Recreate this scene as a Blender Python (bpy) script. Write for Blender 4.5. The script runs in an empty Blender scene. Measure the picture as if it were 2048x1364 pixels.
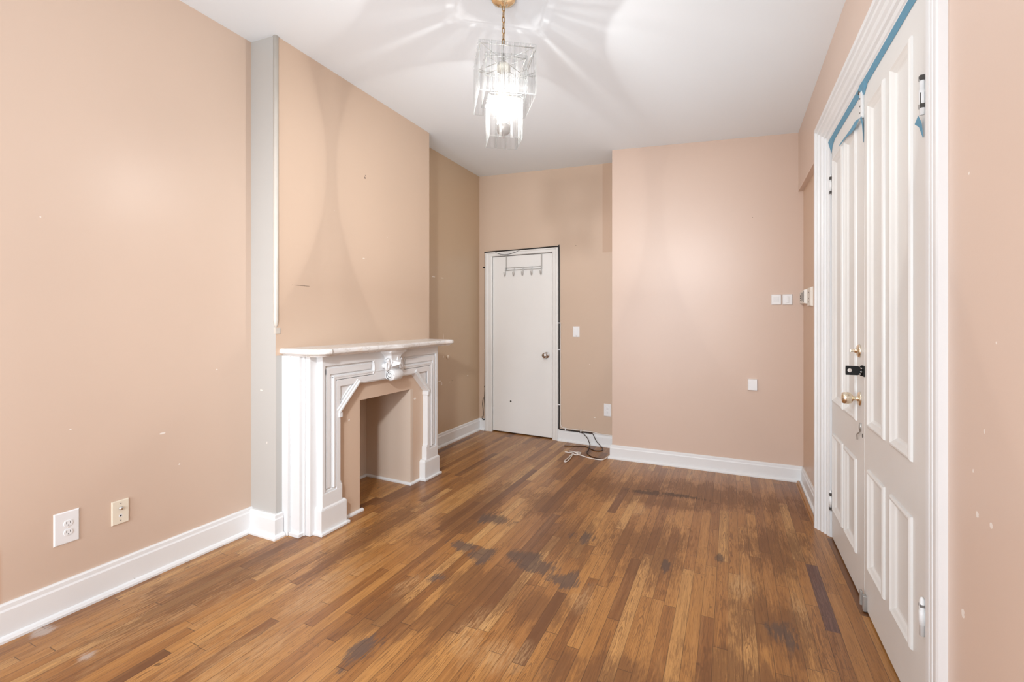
import bpy, math, random
from mathutils import Vector, Matrix
random.seed(7)
PI = math.pi
scene = bpy.context.scene
COL = scene.collection

# ------------------------------------------------------------------ node helper
class NT:
    def __init__(s, name):
        s.mat = bpy.data.materials.new(name); s.mat.use_nodes = True
        s.t = s.mat.node_tree; s.t.nodes.clear()
        s.out = s.t.nodes.new('ShaderNodeOutputMaterial')
    def n(s, typ, **k):
        nd = s.t.nodes.new(typ)
        for a, v in k.items(): setattr(nd, a, v)
        return nd
    def put(s, sock, v):
        if v is None: return
        if isinstance(v, bpy.types.NodeSocket): s.t.links.new(v, sock)
        elif isinstance(v, (tuple, list)):
            sock.default_value = tuple(v) if len(v) == len(sock.default_value) else tuple(v) + (1,)
        else: sock.default_value = v
    def m(s, op, a, b=None, c=None, clamp=False):
        nd = s.n('ShaderNodeMath', operation=op, use_clamp=clamp)
        s.put(nd.inputs[0], a); s.put(nd.inputs[1], b); s.put(nd.inputs[2], c)
        return nd.outputs[0]
    def xyz(s):
        g = s.n('ShaderNodeNewGeometry'); sp = s.n('ShaderNodeSeparateXYZ')
        s.t.links.new(g.outputs['Position'], sp.inputs[0])
        return g.outputs['Position'], sp.outputs[0], sp.outputs[1], sp.outputs[2]
    def comb(s, x=0., y=0., z=0.):
        c = s.n('ShaderNodeCombineXYZ'); s.put(c.inputs[0], x); s.put(c.inputs[1], y); s.put(c.inputs[2], z)
        return c.outputs[0]
    def noise(s, vec, scale=5., detail=2., rough=.5, dist=0.):
        nd = s.n('ShaderNodeTexNoise'); s.put(nd.inputs['Vector'], vec)
        nd.inputs['Scale'].default_value = scale; nd.inputs['Detail'].default_value = detail
        nd.inputs['Roughness'].default_value = rough; nd.inputs['Distortion'].default_value = dist
        return nd.outputs[0]
    def white(s, x, y=0.):
        nd = s.n('ShaderNodeTexWhiteNoise', noise_dimensions='2D'); s.put(nd.inputs['Vector'], s.comb(x, y, 0.))
        return nd.outputs[0], nd.outputs[1]
    def mix(s, f, a, b, mode='MIX'):
        nd = s.n('ShaderNodeMix', data_type='RGBA', blend_type=mode)
        s.put(nd.inputs[0], f); s.put(nd.inputs[6], a); s.put(nd.inputs[7], b)
        return nd.outputs[2]
    def ramp(s, f, stops, interp='LINEAR'):
        nd = s.n('ShaderNodeValToRGB'); s.put(nd.inputs[0], f); cr = nd.color_ramp; cr.interpolation = interp
        while len(cr.elements) < len(stops): cr.elements.new(.5)
        for e, (p, c) in zip(cr.elements, stops): e.position = p; e.color = tuple(c) + (1,)
        return nd.outputs[0]
    def step(s, v, lo, hi):
        nd = s.n('ShaderNodeMapRange', interpolation_type='SMOOTHSTEP'); s.put(nd.inputs[0], v)
        s.put(nd.inputs[1], lo); s.put(nd.inputs[2], hi); nd.inputs[3].default_value = 0; nd.inputs[4].default_value = 1
        return nd.outputs[0]
    def bump(s, h, strength, dist=.01, normal=None):
        nd = s.n('ShaderNodeBump'); s.put(nd.inputs['Height'], h); nd.inputs['Strength'].default_value = strength
        nd.inputs['Distance'].default_value = dist; s.put(nd.inputs['Normal'], normal)
        return nd.outputs[0]
    def principled(s, col, rough=.5, metal=0., spec=.5, normal=None, **k):
        p = s.n('ShaderNodeBsdfPrincipled')
        s.put(p.inputs['Base Color'], col); s.put(p.inputs['Roughness'], rough); s.put(p.inputs['Metallic'], metal)
        s.put(p.inputs['Specular IOR Level'], spec); s.put(p.inputs['Normal'], normal)
        for a, v in k.items(): s.put(p.inputs[a], v)
        s.t.links.new(p.outputs[0], s.out.inputs[0]); return s.mat

def simple(name, col, rough=.5, metal=0., spec=.5, var=.06, scale=14., bump=0.):
    t = NT(name); P, x, y, z = t.xyz()
    f = t.noise(P, scale, 3.)
    c = t.mix(f, tuple(v * (1 - var) for v in col), tuple(min(1, v * (1 + var)) for v in col))
    nb = t.bump(t.noise(P, scale * 8, 2.), bump, .002) if bump else None
    return t.principled(c, rough, metal, spec, nb)

# ------------------------------------------------------------------ materials
WALL_COL = (.65, .502, .40)
def wall_paint(name, col=WALL_COL, ax='y', spots=(), marks=(), rough=.36, patch=None, fade=None):
    """painted plaster; spots = (a, z, ra, rz) chips of lighter filler, marks = same but dark"""
    t = NT(name); P, x, y, z = t.xyz(); a = {'x': x, 'y': y}[ax]
    f = t.noise(P, .9, 2.); g = t.noise(P, 5., 3.)
    c = t.mix(f, tuple(v * .96 for v in col), tuple(v * 1.04 for v in col))
    c = t.mix(t.m('MULTIPLY', g, .10), c, tuple(v * .86 for v in col))
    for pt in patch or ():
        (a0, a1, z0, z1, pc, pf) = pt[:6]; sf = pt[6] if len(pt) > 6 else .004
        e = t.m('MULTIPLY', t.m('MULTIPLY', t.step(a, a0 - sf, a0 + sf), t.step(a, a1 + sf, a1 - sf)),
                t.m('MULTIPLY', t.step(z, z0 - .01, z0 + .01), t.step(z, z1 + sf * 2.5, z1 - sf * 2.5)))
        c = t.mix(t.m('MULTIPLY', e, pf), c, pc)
    rag = t.noise(P, 90., 2.)
    for lst, colr in ((spots, (.86, .80, .74)), (marks, (.16, .11, .08))):
        for (sa, sz, ra, rz) in lst:
            dx = t.m('DIVIDE', t.m('SUBTRACT', a, sa), ra * .75); dz = t.m('DIVIDE', t.m('SUBTRACT', z, sz), rz * .75)
            d = t.m('SQRT', t.m('ADD', t.m('MULTIPLY', dx, dx), t.m('MULTIPLY', dz, dz)))
            d = t.m('ADD', d, t.m('MULTIPLY', t.m('SUBTRACT', rag, .5), 1.8))
            c = t.mix(t.m('MULTIPLY', t.step(d, 1.05, .85), .9), c, colr)
    h = t.noise(P, 2.2, 2.)
    b = t.bump(h, .10, .03)
    b = t.bump(t.noise(P, 160., 2.), .06, .002, b)
    return t.principled(c, rough, 0., .45, b)

M = {}
M['left'] = wall_paint('left_wall_paint', ax='y', spots=[(1.42, .70, .02, .006), (1.05, .80, .006, .003), (3.95, .66, .035, .006), (3.99, .63, .006, .03), (4.14, .63, .012, .005),
    (3.84, 1.70, .045, .005), (4.0, 1.70, .03, .004), (4.02, .90, .005, .018), (4.02, 1.10, .004, .05), (4.5, .66, .03, .004), (.95, 1.72, .004, .004), (1.5, .52, .006, .006), (1.7, 1.0, .006, .006)],
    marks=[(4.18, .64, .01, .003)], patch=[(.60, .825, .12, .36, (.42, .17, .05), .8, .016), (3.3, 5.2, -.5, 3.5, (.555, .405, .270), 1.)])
M['breast'] = wall_paint('chimney_paint', col=(.655, .495, .375), ax='y', spots=[(2.64, 1.73, .02, .004), (2.36, 2.02, .005, .005), (2.9, 1.92, .004, .004), (2.20, .66, .013, .013), (3.01, .66, .022, .011), (2.31, .63, .009, .009)],
    marks=[(2.653, 2.322, .007, .012), (2.657, 2.34, .005, .006), (2.10, 1.495, .09, .0025)])
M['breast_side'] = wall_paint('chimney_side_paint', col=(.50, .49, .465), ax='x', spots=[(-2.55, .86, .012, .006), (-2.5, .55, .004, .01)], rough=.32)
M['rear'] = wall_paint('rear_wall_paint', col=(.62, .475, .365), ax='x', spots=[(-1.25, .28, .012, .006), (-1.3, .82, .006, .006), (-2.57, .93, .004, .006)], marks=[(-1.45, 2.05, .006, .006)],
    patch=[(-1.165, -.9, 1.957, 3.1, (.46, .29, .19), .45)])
M['back'] = wall_paint('back_wall_paint', col=(.645, .495, .405), ax='x', marks=[(.17, 2.12, .004, .004)])
M['right'] = wall_paint('right_wall_paint', col=(.66, .51, .42), ax='y', spots=[(1.36, .86, .008, .012), (1.30, .86, .008, .01), (1.33, 1.05, .004, .006), (1.43, .60, .01, .016), (1.40, 1.62, .005, .005),
    (1.28, 1.24, .004, .004), (1.40, .40, .004, .005), (1.38, .95, .004, .006)])
M['recess'] = wall_paint('recess_wall_paint', col=(.63, .45, .325), ax='y', spots=[(3.62, 1.24, .03, .012)])
M['firebox'] = wall_paint('firebox_paint', col=(.68, .56, .46), ax='y')
M['ceiling'] = simple('ceiling_paint', (.82, .87, .91), .65, spec=.3, var=.012, scale=2.)
M['white'] = simple('white_gloss_paint', (.765, .775, .78), .34, var=.03, scale=6.)
M['door_white'] = simple('door_paint', (.745, .74, .72), .38, var=.03, scale=5.)
M['marble'] = None
M['plastic'] = simple('white_plastic', (.84, .85, .86), .3, var=.01)
M['cream'] = simple('cream_plastic', (.80, .73, .60), .35, var=.01)
M['offwhite'] = simple('offwhite_plastic', (.80, .76, .69), .4, var=.01)
M['slot'] = simple('slot_dark', (.06, .055, .05), .6)
M['grey_slot'] = simple('slot_grey', (.38, .38, .37), .6)
M['black'] = simple('black_rubber', (.012, .011, .011), .45)
M['blackmetal'] = simple('black_steel', (.006, .006, .006), .5, spec=.3)
M['brown_cord'] = simple('brown_cord_rubber', (.045, .02, .012), .45)
M['white_cord'] = simple('white_cord_rubber', (.80, .74, .68), .45)
M['brass'] = simple('polished_brass', (.83, .66, .42), .2, 1., var=.05)
M['satin_brass'] = simple('bright_brass', (.90, .80, .64), .22, 1., var=.05)
M['oldbrass'] = simple('antique_brass', (.42, .27, .12), .35, 1., var=.12, scale=60.)
M['chrome'] = simple('satin_chrome', (.72, .72, .72), .18, 1., var=.03)
M['greymetal'] = simple('grey_painted_steel', (.42, .41, .39), .35, .6, var=.04)
M['tape'] = simple('blue_painter_tape', (.12, .30, .43), .6, var=.10, scale=40.)
M['porcelain'] = simple('cream_porcelain', (.80, .74, .62), .35, var=.02)
M['gap'] = simple('gap_shade_dark', (.15, .10, .075), .8)
M['gap_grey'] = simple('shadow_gap', (.20, .19, .18), .8)
M['backing'] = simple('dark_leak_backing', (.10, .09, .08), .9)

def aged_white():
    t = NT('aged_white_paint'); P, x, y, z = t.xyz()
    c = t.mix(t.noise(P, 6., 3.), (.78, .785, .785), (.83, .84, .845))
    chip = t.step(t.noise(P, 55., 3., .6), .72, .76)
    low = t.step(z, .22, .02)
    c = t.mix(t.m('MULTIPLY', chip, t.m('MULTIPLY', low, .6)), c, (.32, .28, .24))
    return t.principled(c, .36, 0., .5, t.bump(t.noise(P, 40., 2.), .08, .003))
M['base'] = aged_white()
def marble():
    t = NT('white_marble'); P, x, y, z = t.xyz()
    w = t.noise(P, 4., 5., .6, 2.2)
    v = t.m('ABSOLUTE', t.m('SUBTRACT', w, .5))
    c = t.mix(t.step(v, .035, .0), (.80, .785, .765), (.66, .63, .60))
    warm = t.step(t.noise(P, 9., 2.), .60, .75)
    c = t.mix(t.m('MULTIPLY', warm, .35), c, (.74, .60, .46))
    return t.principled(c, .28, 0., .5)
M['shelf_marble'] = marble()
def mantel_paint():
    t = NT('painted_marble'); P, x, y, z = t.xyz()
    c = t.mix(t.noise(P, 7., 3.), (.74, .745, .745), (.79, .795, .80))
    s = t.step(t.noise(P, 22., 4., .65), .66, .75)
    c = t.mix(t.m('MULTIPLY', s, .30), c, (.58, .55, .52))
    return t.principled(c, .36, 0., .5, t.bump(t.noise(P, 30., 2.), .06, .003))
M['mantel'] = mantel_paint()

def glass():
    t = NT('streak_tinted_glass'); 
    tc = t.n('ShaderNodeTexCoord'); sp = t.n('ShaderNodeSeparateXYZ'); t.t.links.new(tc.outputs['Object'], sp.inputs[0])
    r = t.noise(t.comb(t.m('MULTIPLY', sp.outputs[0], 75.), t.m('MULTIPLY', sp.outputs[1], 75.), t.m('MULTIPLY', sp.outputs[2], 3.)), 1., 2.)  # vertical tint noise put in so the lamp throws streaks
    k = t.step(r, .36, .62)
    col = t.mix(k, (.88, .885, .89), (.99, .99, .99))
    tr = t.n('ShaderNodeBsdfTransparent'); t.put(tr.inputs[0], col)
    gl = t.n('ShaderNodeBsdfGlossy'); gl.inputs['Roughness'].default_value = .06; t.put(gl.inputs[0], (.9, .9, .9))
    fr = t.n('ShaderNodeFresnel'); fr.inputs[0].default_value = 1.45
    mx = t.n('ShaderNodeMixShader'); t.put(mx.inputs[0], t.m('MULTIPLY', fr.outputs[0], .8)); t.t.links.new(tr.outputs[0], mx.inputs[1]); t.t.links.new(gl.outputs[0], mx.inputs[2])
    df = t.n('ShaderNodeBsdfTranslucent'); t.put(df.inputs[0], (.95, .95, .95)); m2 = t.n('ShaderNodeMixShader'); m2.inputs[0].default_value = .009  # slight scatter added so the panels glow near the bulb
    t.t.links.new(mx.outputs[0], m2.inputs[1]); t.t.links.new(df.outputs[0], m2.inputs[2])
    t.t.links.new(m2.outputs[0], t.out.inputs[0]); return t.mat
def glass_edge():
    t = NT('polished_glass_edge')
    tr = t.n('ShaderNodeBsdfTransparent'); t.put(tr.inputs[0], (.9, .92, .92))
    df = t.n('ShaderNodeBsdfTranslucent'); t.put(df.inputs[0], (.9, .9, .9))
    mx = t.n('ShaderNodeMixShader'); mx.inputs[0].default_value = .09; t.t.links.new(tr.outputs[0], mx.inputs[1]); t.t.links.new(df.outputs[0], mx.inputs[2])
    t.t.links.new(mx.outputs[0], t.out.inputs[0]); return t.mat
M['glass'] = glass(); M['glass_edge'] = glass_edge()
def emit(name, col, s):
    t = NT(name); e = t.n('ShaderNodeEmission'); t.put(e.inputs[0], col); e.inputs[1].default_value = s
    t.t.links.new(e.outputs[0], t.out.inputs[0]); return t.mat
BULB = 4600.
M['bulb'] = emit('lit_bulb', (1., .975, .94), BULB)

# ---- oak strip floor
STAIN_BROWN = ([(-1.02, 1.99, .30, .17), (-.78, 1.93, .20, .14), (-.70, 3.56, .42, .22), (-.10, 3.72, .46, .20), (-1.16, 3.10, .16, .24), (-1.95, 2.15, .10, .55), (-1.55, 2.75, .14, .45), (-1.33, 1.60, .12, .22),
                   (.16, 2.25, .16, .22), (.20, 3.0, .16, .30), (-.45, 2.72, .22, .32), (-.85, 2.62, .16, .26), (-.5, 3.42, .3, .10), (-1.12, 1.72, .10, .20), (-2.3, 1.45, .12, .40), (.05, 1.80, .2, .2), (-.3, 1.65, .3, .12)])
STAIN_GREY = ([(-1.38, 2.29, .10, .05), (-1.24, 2.23, .07, .06), (-1.0, 2.33, .09, .06), (-.90, 2.27, .11, .06), (-.74, 2.20, .09, .06), (-.77, 2.68, .07, .06), (-1.33, 1.95, .04, .05), (-1.30, 1.40, .06, .10), (-1.36, 2.68, .10, .07), (.20, 2.20, .05, .08), (-.56, 3.56, .13, .035), (-.36, 3.60, .16, .03), (-.30, 2.55, .02, .06), (-.05, 2.75, .02, .05)])
PALE_WEAR_AND_HAZE = ([(-.80, 1.60, .16, .10), (-.98, 1.68, .06, .16), (.28, 2.42, .035, .22), (-1.42, 1.82, .05, .10), (-2.05, 2.05, .06, .25), (-.62, 2.08, .06, .12), (.06, 2.5, .05, .14), (-.55, 3.22, .05, .10), (-1.75, 1.65, .10, .25), (-2.25, 1.25, .22, .45), (-1.7, 1.15, .16, .25)])  # pale wear; patches near the left wall paint in reflected haze
STAIN_WHITE = ([(-2.57, .93, .035, .03), (-2.23, .93, .03, .03), (-2.36, 1.30, .012, .02)])
PW = .0525; PX0 = .3605
def floor_mat():
    t = NT('worn_oak_strip_floor'); P, x, y, z = t.xyz()
    u = t.m('DIVIDE', t.m('SUBTRACT', x, PX0), PW); row = t.m('FLOOR', u); fx = t.m('FRACT', u)
    ra, rc = t.white(row, 3.1); rb, _ = t.white(row, 17.7)
    L = t.m('ADD', .42, t.m('MULTIPLY', ra, .75))
    s = t.m('ADD', t.m('DIVIDE', y, L), t.m('MULTIPLY', rb, 13.)); k = t.m('FLOOR', s); fs = t.m('FRACT', s)
    v1, vc = t.white(row, k); v2, _ = t.white(t.m('ADD', row, 91.3), t.m('ADD', k, 5.7)); v3, _ = t.white(t.m('ADD', row, 11.9), t.m('ADD', k, 45.1))
    base = t.ramp(v1, [(0., (.16, .062, .021)), (.10, (.270, .109, .031)), (.28, (.360, .154, .042)), (.62, (.425, .192, .053)), (.88, (.490, .236, .071)), (1., (.58, .315, .112))])
    off = t.m('MULTIPLY', v2, 37.); lx = t.m('SUBTRACT', x, 0.)
    g1 = t.noise(t.comb(t.m('ADD', t.m('MULTIPLY', lx, 55.), off), t.m('ADD', t.m('MULTIPLY', y, 2.2), off), off), 1., 4., .6, .4)
    g2 = t.noise(t.comb(t.m('MULTIPLY', lx, 420.), t.m('ADD', t.m('MULTIPLY', y, 9.), off), off), 1., 2., .6)
    # cathedral figure: contours of an elongated distance field inside each board
    cx = t.m('ADD', t.m('SUBTRACT', fx, .5), t.m('MULTIPLY', t.m('SUBTRACT', v3, .5), .5))
    wob = t.m('MULTIPLY', t.m('SUBTRACT', t.noise(t.comb(t.m('MULTIPLY', x, 30.), t.m('MULTIPLY', y, 5.), off), 1., 3.), .5), 3.4)
    par = t.m('ADD', t.m('MULTIPLY', t.m('MULTIPLY', cx, cx), 16.), t.m('ADD', t.m('MULTIPLY', t.m('ADD', y, off), 3.2), wob))
    ring = t.m('SINE', t.m('MULTIPLY', par, 8.5))
    ring = t.m('MULTIPLY', t.step(ring, .30, .95), t.m('ADD', .25, t.m('MULTIPLY', t.step(v2, .30, .75), .75)))
    c = t.mix(t.m('MULTIPLY', t.step(g1, .45, .75), .55), base, t.mix(.5, base, (.10, .036, .012)))
    c = t.mix(t.m('MULTIPLY', t.step(g2, .50, .68), .55), c, (.115, .045, .016))
    c = t.mix(t.m('MULTIPLY', ring, .58), c, (.12, .045, .016))
    c = t.mix(t.m('MULTIPLY', t.step(g1, .50, .25), .18), c, (.62, .34, .13))
    # knots
    kn = t.noise(t.comb(t.m('MULTIPLY', x, 22.), t.m('MULTIPLY', y, 13.), 3.), 1., 1.)
    c = t.mix(t.m('MULTIPLY', t.step(kn, .76, .82), .7), c, (.05, .022, .010))
    fk = t.m('MULTIPLY', t.step(t.noise(t.comb(t.m('MULTIPLY', x, 170.), t.m('MULTIPLY', y, 42.), off), 1., 2., .6), .60, .70), t.step(t.noise(P, 2.6, 2.), .46, .62))
    c = t.mix(t.m('MULTIPLY', fk, .55), c, (.075, .032, .016))
    # stains
    nz = t.noise(t.comb(t.m('MULTIPLY', x, 13.), t.m('MULTIPLY', y, 4.2), 0.), 1., 4., .65)
    nzf = t.noise(t.comb(t.m('MULTIPLY', x, 120.), t.m('MULTIPLY', y, 11.), 0.), 1., 3., .7)
    warp = t.m('ADD', t.m('ADD', t.m('MULTIPLY', t.m('SUBTRACT', nz, .5), 2.6), t.m('MULTIPLY', t.m('SUBTRACT', nzf, .5), 2.4)), t.m('MULTIPLY', t.m('SUBTRACT', v3, .5), .55))
    at = t.n('ShaderNodeAttribute', attribute_name='stains_and_haze'); sp = t.n('ShaderNodeSeparateColor'); t.t.links.new(at.outputs['Color'], sp.inputs[0])
    fld = lambda i, soft: t.step(t.m('ADD', t.m('MULTIPLY', sp.outputs[i] if i < 3 else at.outputs['Alpha'], 4.), warp), 1. + soft, 1. - soft)
    brown = fld(0, .42); grey = fld(1, .30); pale = t.m('MULTIPLY', fld(2, .28), t.m('ADD', .25, t.step(nzf, .40, .60))); white = fld(3, .5)
    c = t.mix(t.m('MULTIPLY', pale, .36), c, t.mix(t.m('MULTIPLY', g2, .7), (.66, .43, .215), (.36, .19, .07)))
    c = t.mix(t.m('MULTIPLY', brown, .68), c, t.mix(g1, (.175, .070, .024), (.12, .048, .018)))
    c = t.mix(t.m('MULTIPLY', grey, .80), c, (.105, .070, .055))
    c = t.mix(t.m('MULTIPLY', white, .45), c, (.62, .60, .58))
    # the purple-brown repair board by the double doors
    e = t.m('MULTIPLY', t.m('MULTIPLY', t.step(x, PX0 - .001, PX0 + .001), t.step(x, PX0 + PW + .001, PX0 + PW - .001)), t.m('MULTIPLY', t.step(y, 2.300, 2.304), t.step(y, 2.882, 2.878)))
    rg = t.step(t.m('SINE', t.m('MULTIPLY', t.m('ADD', t.m('MULTIPLY', g1, 3.), t.m('MULTIPLY', fx, 2.)), 14.)), -.3, .9)
    c = t.mix(e, c, t.mix(rg, (.095, .038, .026), (.16, .072, .050)))
    # joints between boards
    ex = t.m('MINIMUM', fx, t.m('SUBTRACT', 1., fx)); ey = t.m('MULTIPLY', t.m('MINIMUM', fs, t.m('SUBTRACT', 1., fs)), L)
    gp = t.m('MAXIMUM', t.step(ex, .030, .008), t.step(ey, .0022, .0006))
    c = t.mix(t.m('MULTIPLY', gp, t.m('ADD', .48, t.m('MULTIPLY', rb, .35))), c, (.045, .02, .01))
    rough = t.m('ADD', .27, t.m('ADD', t.m('MULTIPLY', g1, .12), t.m('ADD', t.m('MULTIPLY', brown, .10), t.m('MULTIPLY', grey, .22))))
    h = t.m('SUBTRACT', t.m('MULTIPLY', g2, .15), t.m('MULTIPLY', gp, .8))
    nb = t.bump(h, .22, .0015); nb = t.bump(v2, .0, .01, nb)
    return t.principled(c, rough, 0., .55, nb)
M['floor'] = floor_mat()

# ------------------------------------------------------------------ mesh builder
class MB:
    def __init__(s, T=None): s.v = []; s.f = []; s.mi = []; s.sm = []; s.T = T
    def add(s, vs, fs, mi=0, smooth=False):
        o = len(s.v); s.v += [tuple(p) for p in vs]
        for f in fs: s.f.append([i + o for i in f]); s.mi.append(mi); s.sm.append(smooth)
    def box(s, x0, x1, y0, y1, z0, z1, mi=0):
        vs = [(x0, y0, z0), (x1, y0, z0), (x1, y1, z0), (x0, y1, z0), (x0, y0, z1), (x1, y0, z1), (x1, y1, z1), (x0, y1, z1)]
        s.add(vs, [(0, 3, 2, 1), (4, 5, 6, 7), (0, 1, 5, 4), (1, 2, 6, 5), (2, 3, 7, 6), (3, 0, 4, 7)], mi)
    def hexa(s, b, tops, mi=0):
        vs = list(b) + list(tops)
        s.add(vs, [(0, 3, 2, 1), (4, 5, 6, 7), (0, 1, 5, 4), (1, 2, 6, 5), (2, 3, 7, 6), (3, 0, 4, 7)], mi)
    def loft(s, rings, close=True, caps=True, mi=0, smooth=False):
        n = len(rings[0]); vs = [p for r in rings for p in r]; fs = []
        for i in range(len(rings) - 1):
            for j in range(n if close else n - 1):
                a = i * n + j; b = i * n + (j + 1) % n
                fs.append((a, b, b + n, a + n))
        if caps: fs.append(tuple(range(n - 1, -1, -1))); fs.append(tuple(range((len(rings) - 1) * n, len(rings) * n)))
        s.add(vs, fs, mi, smooth)
    def prism(s, poly, axis, a, b, mi=0):
        mk = {'x': lambda p, t: (t, p[0], p[1]), 'y': lambda p, t: (p[0], t, p[1]), 'z': lambda p, t: (p[0], p[1], t)}[axis]
        s.loft([[mk(p, a) for p in poly], [mk(p, b) for p in poly]], mi=mi)
    def tube(s, pts, r, n=8, mi=0, closed=False, caps=True):
        pts = [Vector(p) for p in pts]; m = len(pts); rings = []; up = None
        rr = r if isinstance(r, (list, tuple)) else [r] * m
        for i, p in enumerate(pts):
            a = pts[(i - 1) % m] if (closed or i > 0) else p; b = pts[(i + 1) % m] if (closed or i < m - 1) else p
            d = (b - a).normalized()
            if up is None:
                up = Vector((0, 0, 1)) if abs(d.z) < .9 else Vector((1, 0, 0))
            sd = d.cross(up).normalized(); up = sd.cross(d).normalized()
            rings.append([tuple(p + (sd * math.cos(q) + up * math.sin(q)) * rr[i]) for q in [2 * PI * k / n for k in range(n)]])
        if closed: rings.append(rings[0])
        s.loft(rings, caps=caps and not closed, mi=mi, smooth=True)
    def lathe(s, prof, origin, axis='z', n=20, mi=0):
        o = Vector(origin); rings = []
        for (r, h) in prof:
            ring = []
            for k in range(n):
                q = 2 * PI * k / n; c, w = r * math.cos(q), r * math.sin(q)
                d = {'z': (c, w, h), 'x': (h, c, w), '-x': (-h, c, w), '-y': (c, -h, w), 'y': (c, h, w)}[axis]
                ring.append(tuple(o + Vector(d)))
            rings.append(ring)
        s.loft(rings, mi=mi, smooth=True)
    def ring(s, y0, y1, z0, z1, prof, fx, mi=0):
        """mitred rectangular moulding in a plane x = const: prof = (inset, height), fx(height) -> x"""
        rr = []
        for ins, h in prof:
            X = fx(h); rr.append([(X, y0 + ins, z0 + ins), (X, y1 - ins, z0 + ins), (X, y1 - ins, z1 - ins), (X, y0 + ins, z1 - ins)])
        n = 4; vs = [p for r in rr for p in r]; fs = []
        for i in range(len(rr) - 1):
            for j in range(4): a = i * 4 + j; b = i * 4 + (j + 1) % 4; fs.append((a, b, b + 4, a + 4))
        k = (len(rr) - 1) * 4; fs.append((k, k + 1, k + 2, k + 3))
        s.add(vs, fs, mi)
    def build(s, name, mats, parent=None, bevel=0., seg=2, loc=None):
        v = [s.T(*p) for p in s.v] if s.T else s.v
        if loc is not None: v = [(p[0] - loc[0], p[1] - loc[1], p[2] - loc[2]) for p in v]
        me = bpy.data.meshes.new(name); me.from_pydata(v, [], s.f)
        mats = mats if isinstance(mats, (list, tuple)) else [mats]
        for m_ in mats: me.materials.append(m_)
        me.polygons.foreach_set('material_index', s.mi); me.polygons.foreach_set('use_smooth', s.sm)
        import bmesh
        bm = bmesh.new(); bm.from_mesh(me); bmesh.ops.recalc_face_normals(bm, faces=bm.faces); bm.to_mesh(me); bm.free()
        o = bpy.data.objects.new(name, me); COL.objects.link(o)
        if loc is not None: o.location = loc
        if parent is not None:
            o.parent = parent
            if loc is None: o.matrix_parent_inverse = Matrix.Translation(-Vector(parent.location))
            else: o.location = Vector(loc) - Vector(parent.location)
        if bevel:
            b = o.modifiers.new('edge', 'BEVEL'); b.width = bevel; b.segments = seg; b.limit_method = 'ANGLE'; b.angle_limit = .6; b.use_clamp_overlap = True
        return o

def tag(o, label=None, cat=None, group=None, kind=None):
    if label: o['label'] = label
    if cat: o['category'] = cat
    if group: o['group'] = group
    if kind: o['kind'] = kind
    return o
def empty(name, loc, label, cat, group=None, kind=None):
    o = bpy.data.objects.new(name, None); COL.objects.link(o); o.location = loc; o.empty_display_size = .1
    return tag(o, label, cat, group, kind)
def spline(pts, n=6):
    P = [Vector(p) for p in pts]; out = []
    for i in range(len(P) - 1):
        p0 = P[max(i - 1, 0)]; p1 = P[i]; p2 = P[i + 1]; p3 = P[min(i + 2, len(P) - 1)]
        for k in range(n):
            t = k / n
            out.append(.5 * ((2 * p1) + (p2 - p0) * t + (2 * p0 - 5 * p1 + 4 * p2 - p3) * t * t + (3 * p1 - p0 - 3 * p2 + p3) * t ** 3))
    out.append(P[-1]); return out

# ------------------------------------------------------------------ room dimensions (metres)
XL, XB, XR, XREC = -2.641, -2.425, .4925, .527
YB1, YB2, YK, YF = 1.909, 3.462, 4.309, -.95
XC = -.985
def cz(x, y): return 2.8377 - .0586 * x - .0113 * y
SK = .069; CS = 1 / math.sqrt(1 + SK * SK)
def yrear(x): return 4.77 - SK * (x + 2.64)
def TR(x, d, z):            # rear wall frame: x along the wall, d metres out of it into the room
    return (x - d * SK * CS, yrear(x) - d * CS, z)
TOP = 3.12

b = MB(); nx, ny = 120, 200
xs = [-2.85 + 3.6 * i / nx for i in range(nx + 1)]; ys = [YF - .1 + (5.05 - YF) * j / ny for j in range(ny + 1)]
b.add([(x, y, 0.) for y in ys for x in xs], [(j * (nx + 1) + i, j * (nx + 1) + i + 1, (j + 1) * (nx + 1) + i + 1, (j + 1) * (nx + 1) + i) for j in range(ny) for i in range(nx)])
floor = b.build('floor', M['floor'])
ca = floor.data.color_attributes.new('stains_and_haze', 'FLOAT_COLOR', 'POINT'); buf = []
for v in floor.data.vertices:
    for L_ in (STAIN_BROWN, STAIN_GREY, PALE_WEAR_AND_HAZE, STAIN_WHITE):
        buf.append(min(4., min(math.hypot((v.co.x - q[0]) / q[2], (v.co.y - q[1]) / q[3]) for q in L_)) / 4.)
ca.data.foreach_set('color', buf)
tag(floor, 'worn oak strip floor running toward the rear door, stained dark in the middle', 'floor', kind='structure')
b = MB(); c4 = [(-2.85, YF - .1), (.75, YF - .1), (.75, 4.95), (-2.85, 4.95)]
b.hexa([(x, y, cz(x, y)) for x, y in c4], [(x, y, cz(x, y) + .3) for x, y in c4])
tag(b.build('ceiling', M['ceiling']), 'smooth white ceiling with streaks of lamp light', 'ceiling', kind='structure')
# left wall with a hole where the firebox goes into it
b = MB()
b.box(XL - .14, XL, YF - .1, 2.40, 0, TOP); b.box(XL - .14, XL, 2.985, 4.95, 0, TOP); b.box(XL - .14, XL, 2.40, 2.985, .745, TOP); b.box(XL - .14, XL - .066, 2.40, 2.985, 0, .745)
tag(b.build('wall_left', M['left']), 'long beige wall on both sides of the chimney breast', 'wall', kind='structure')
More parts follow.
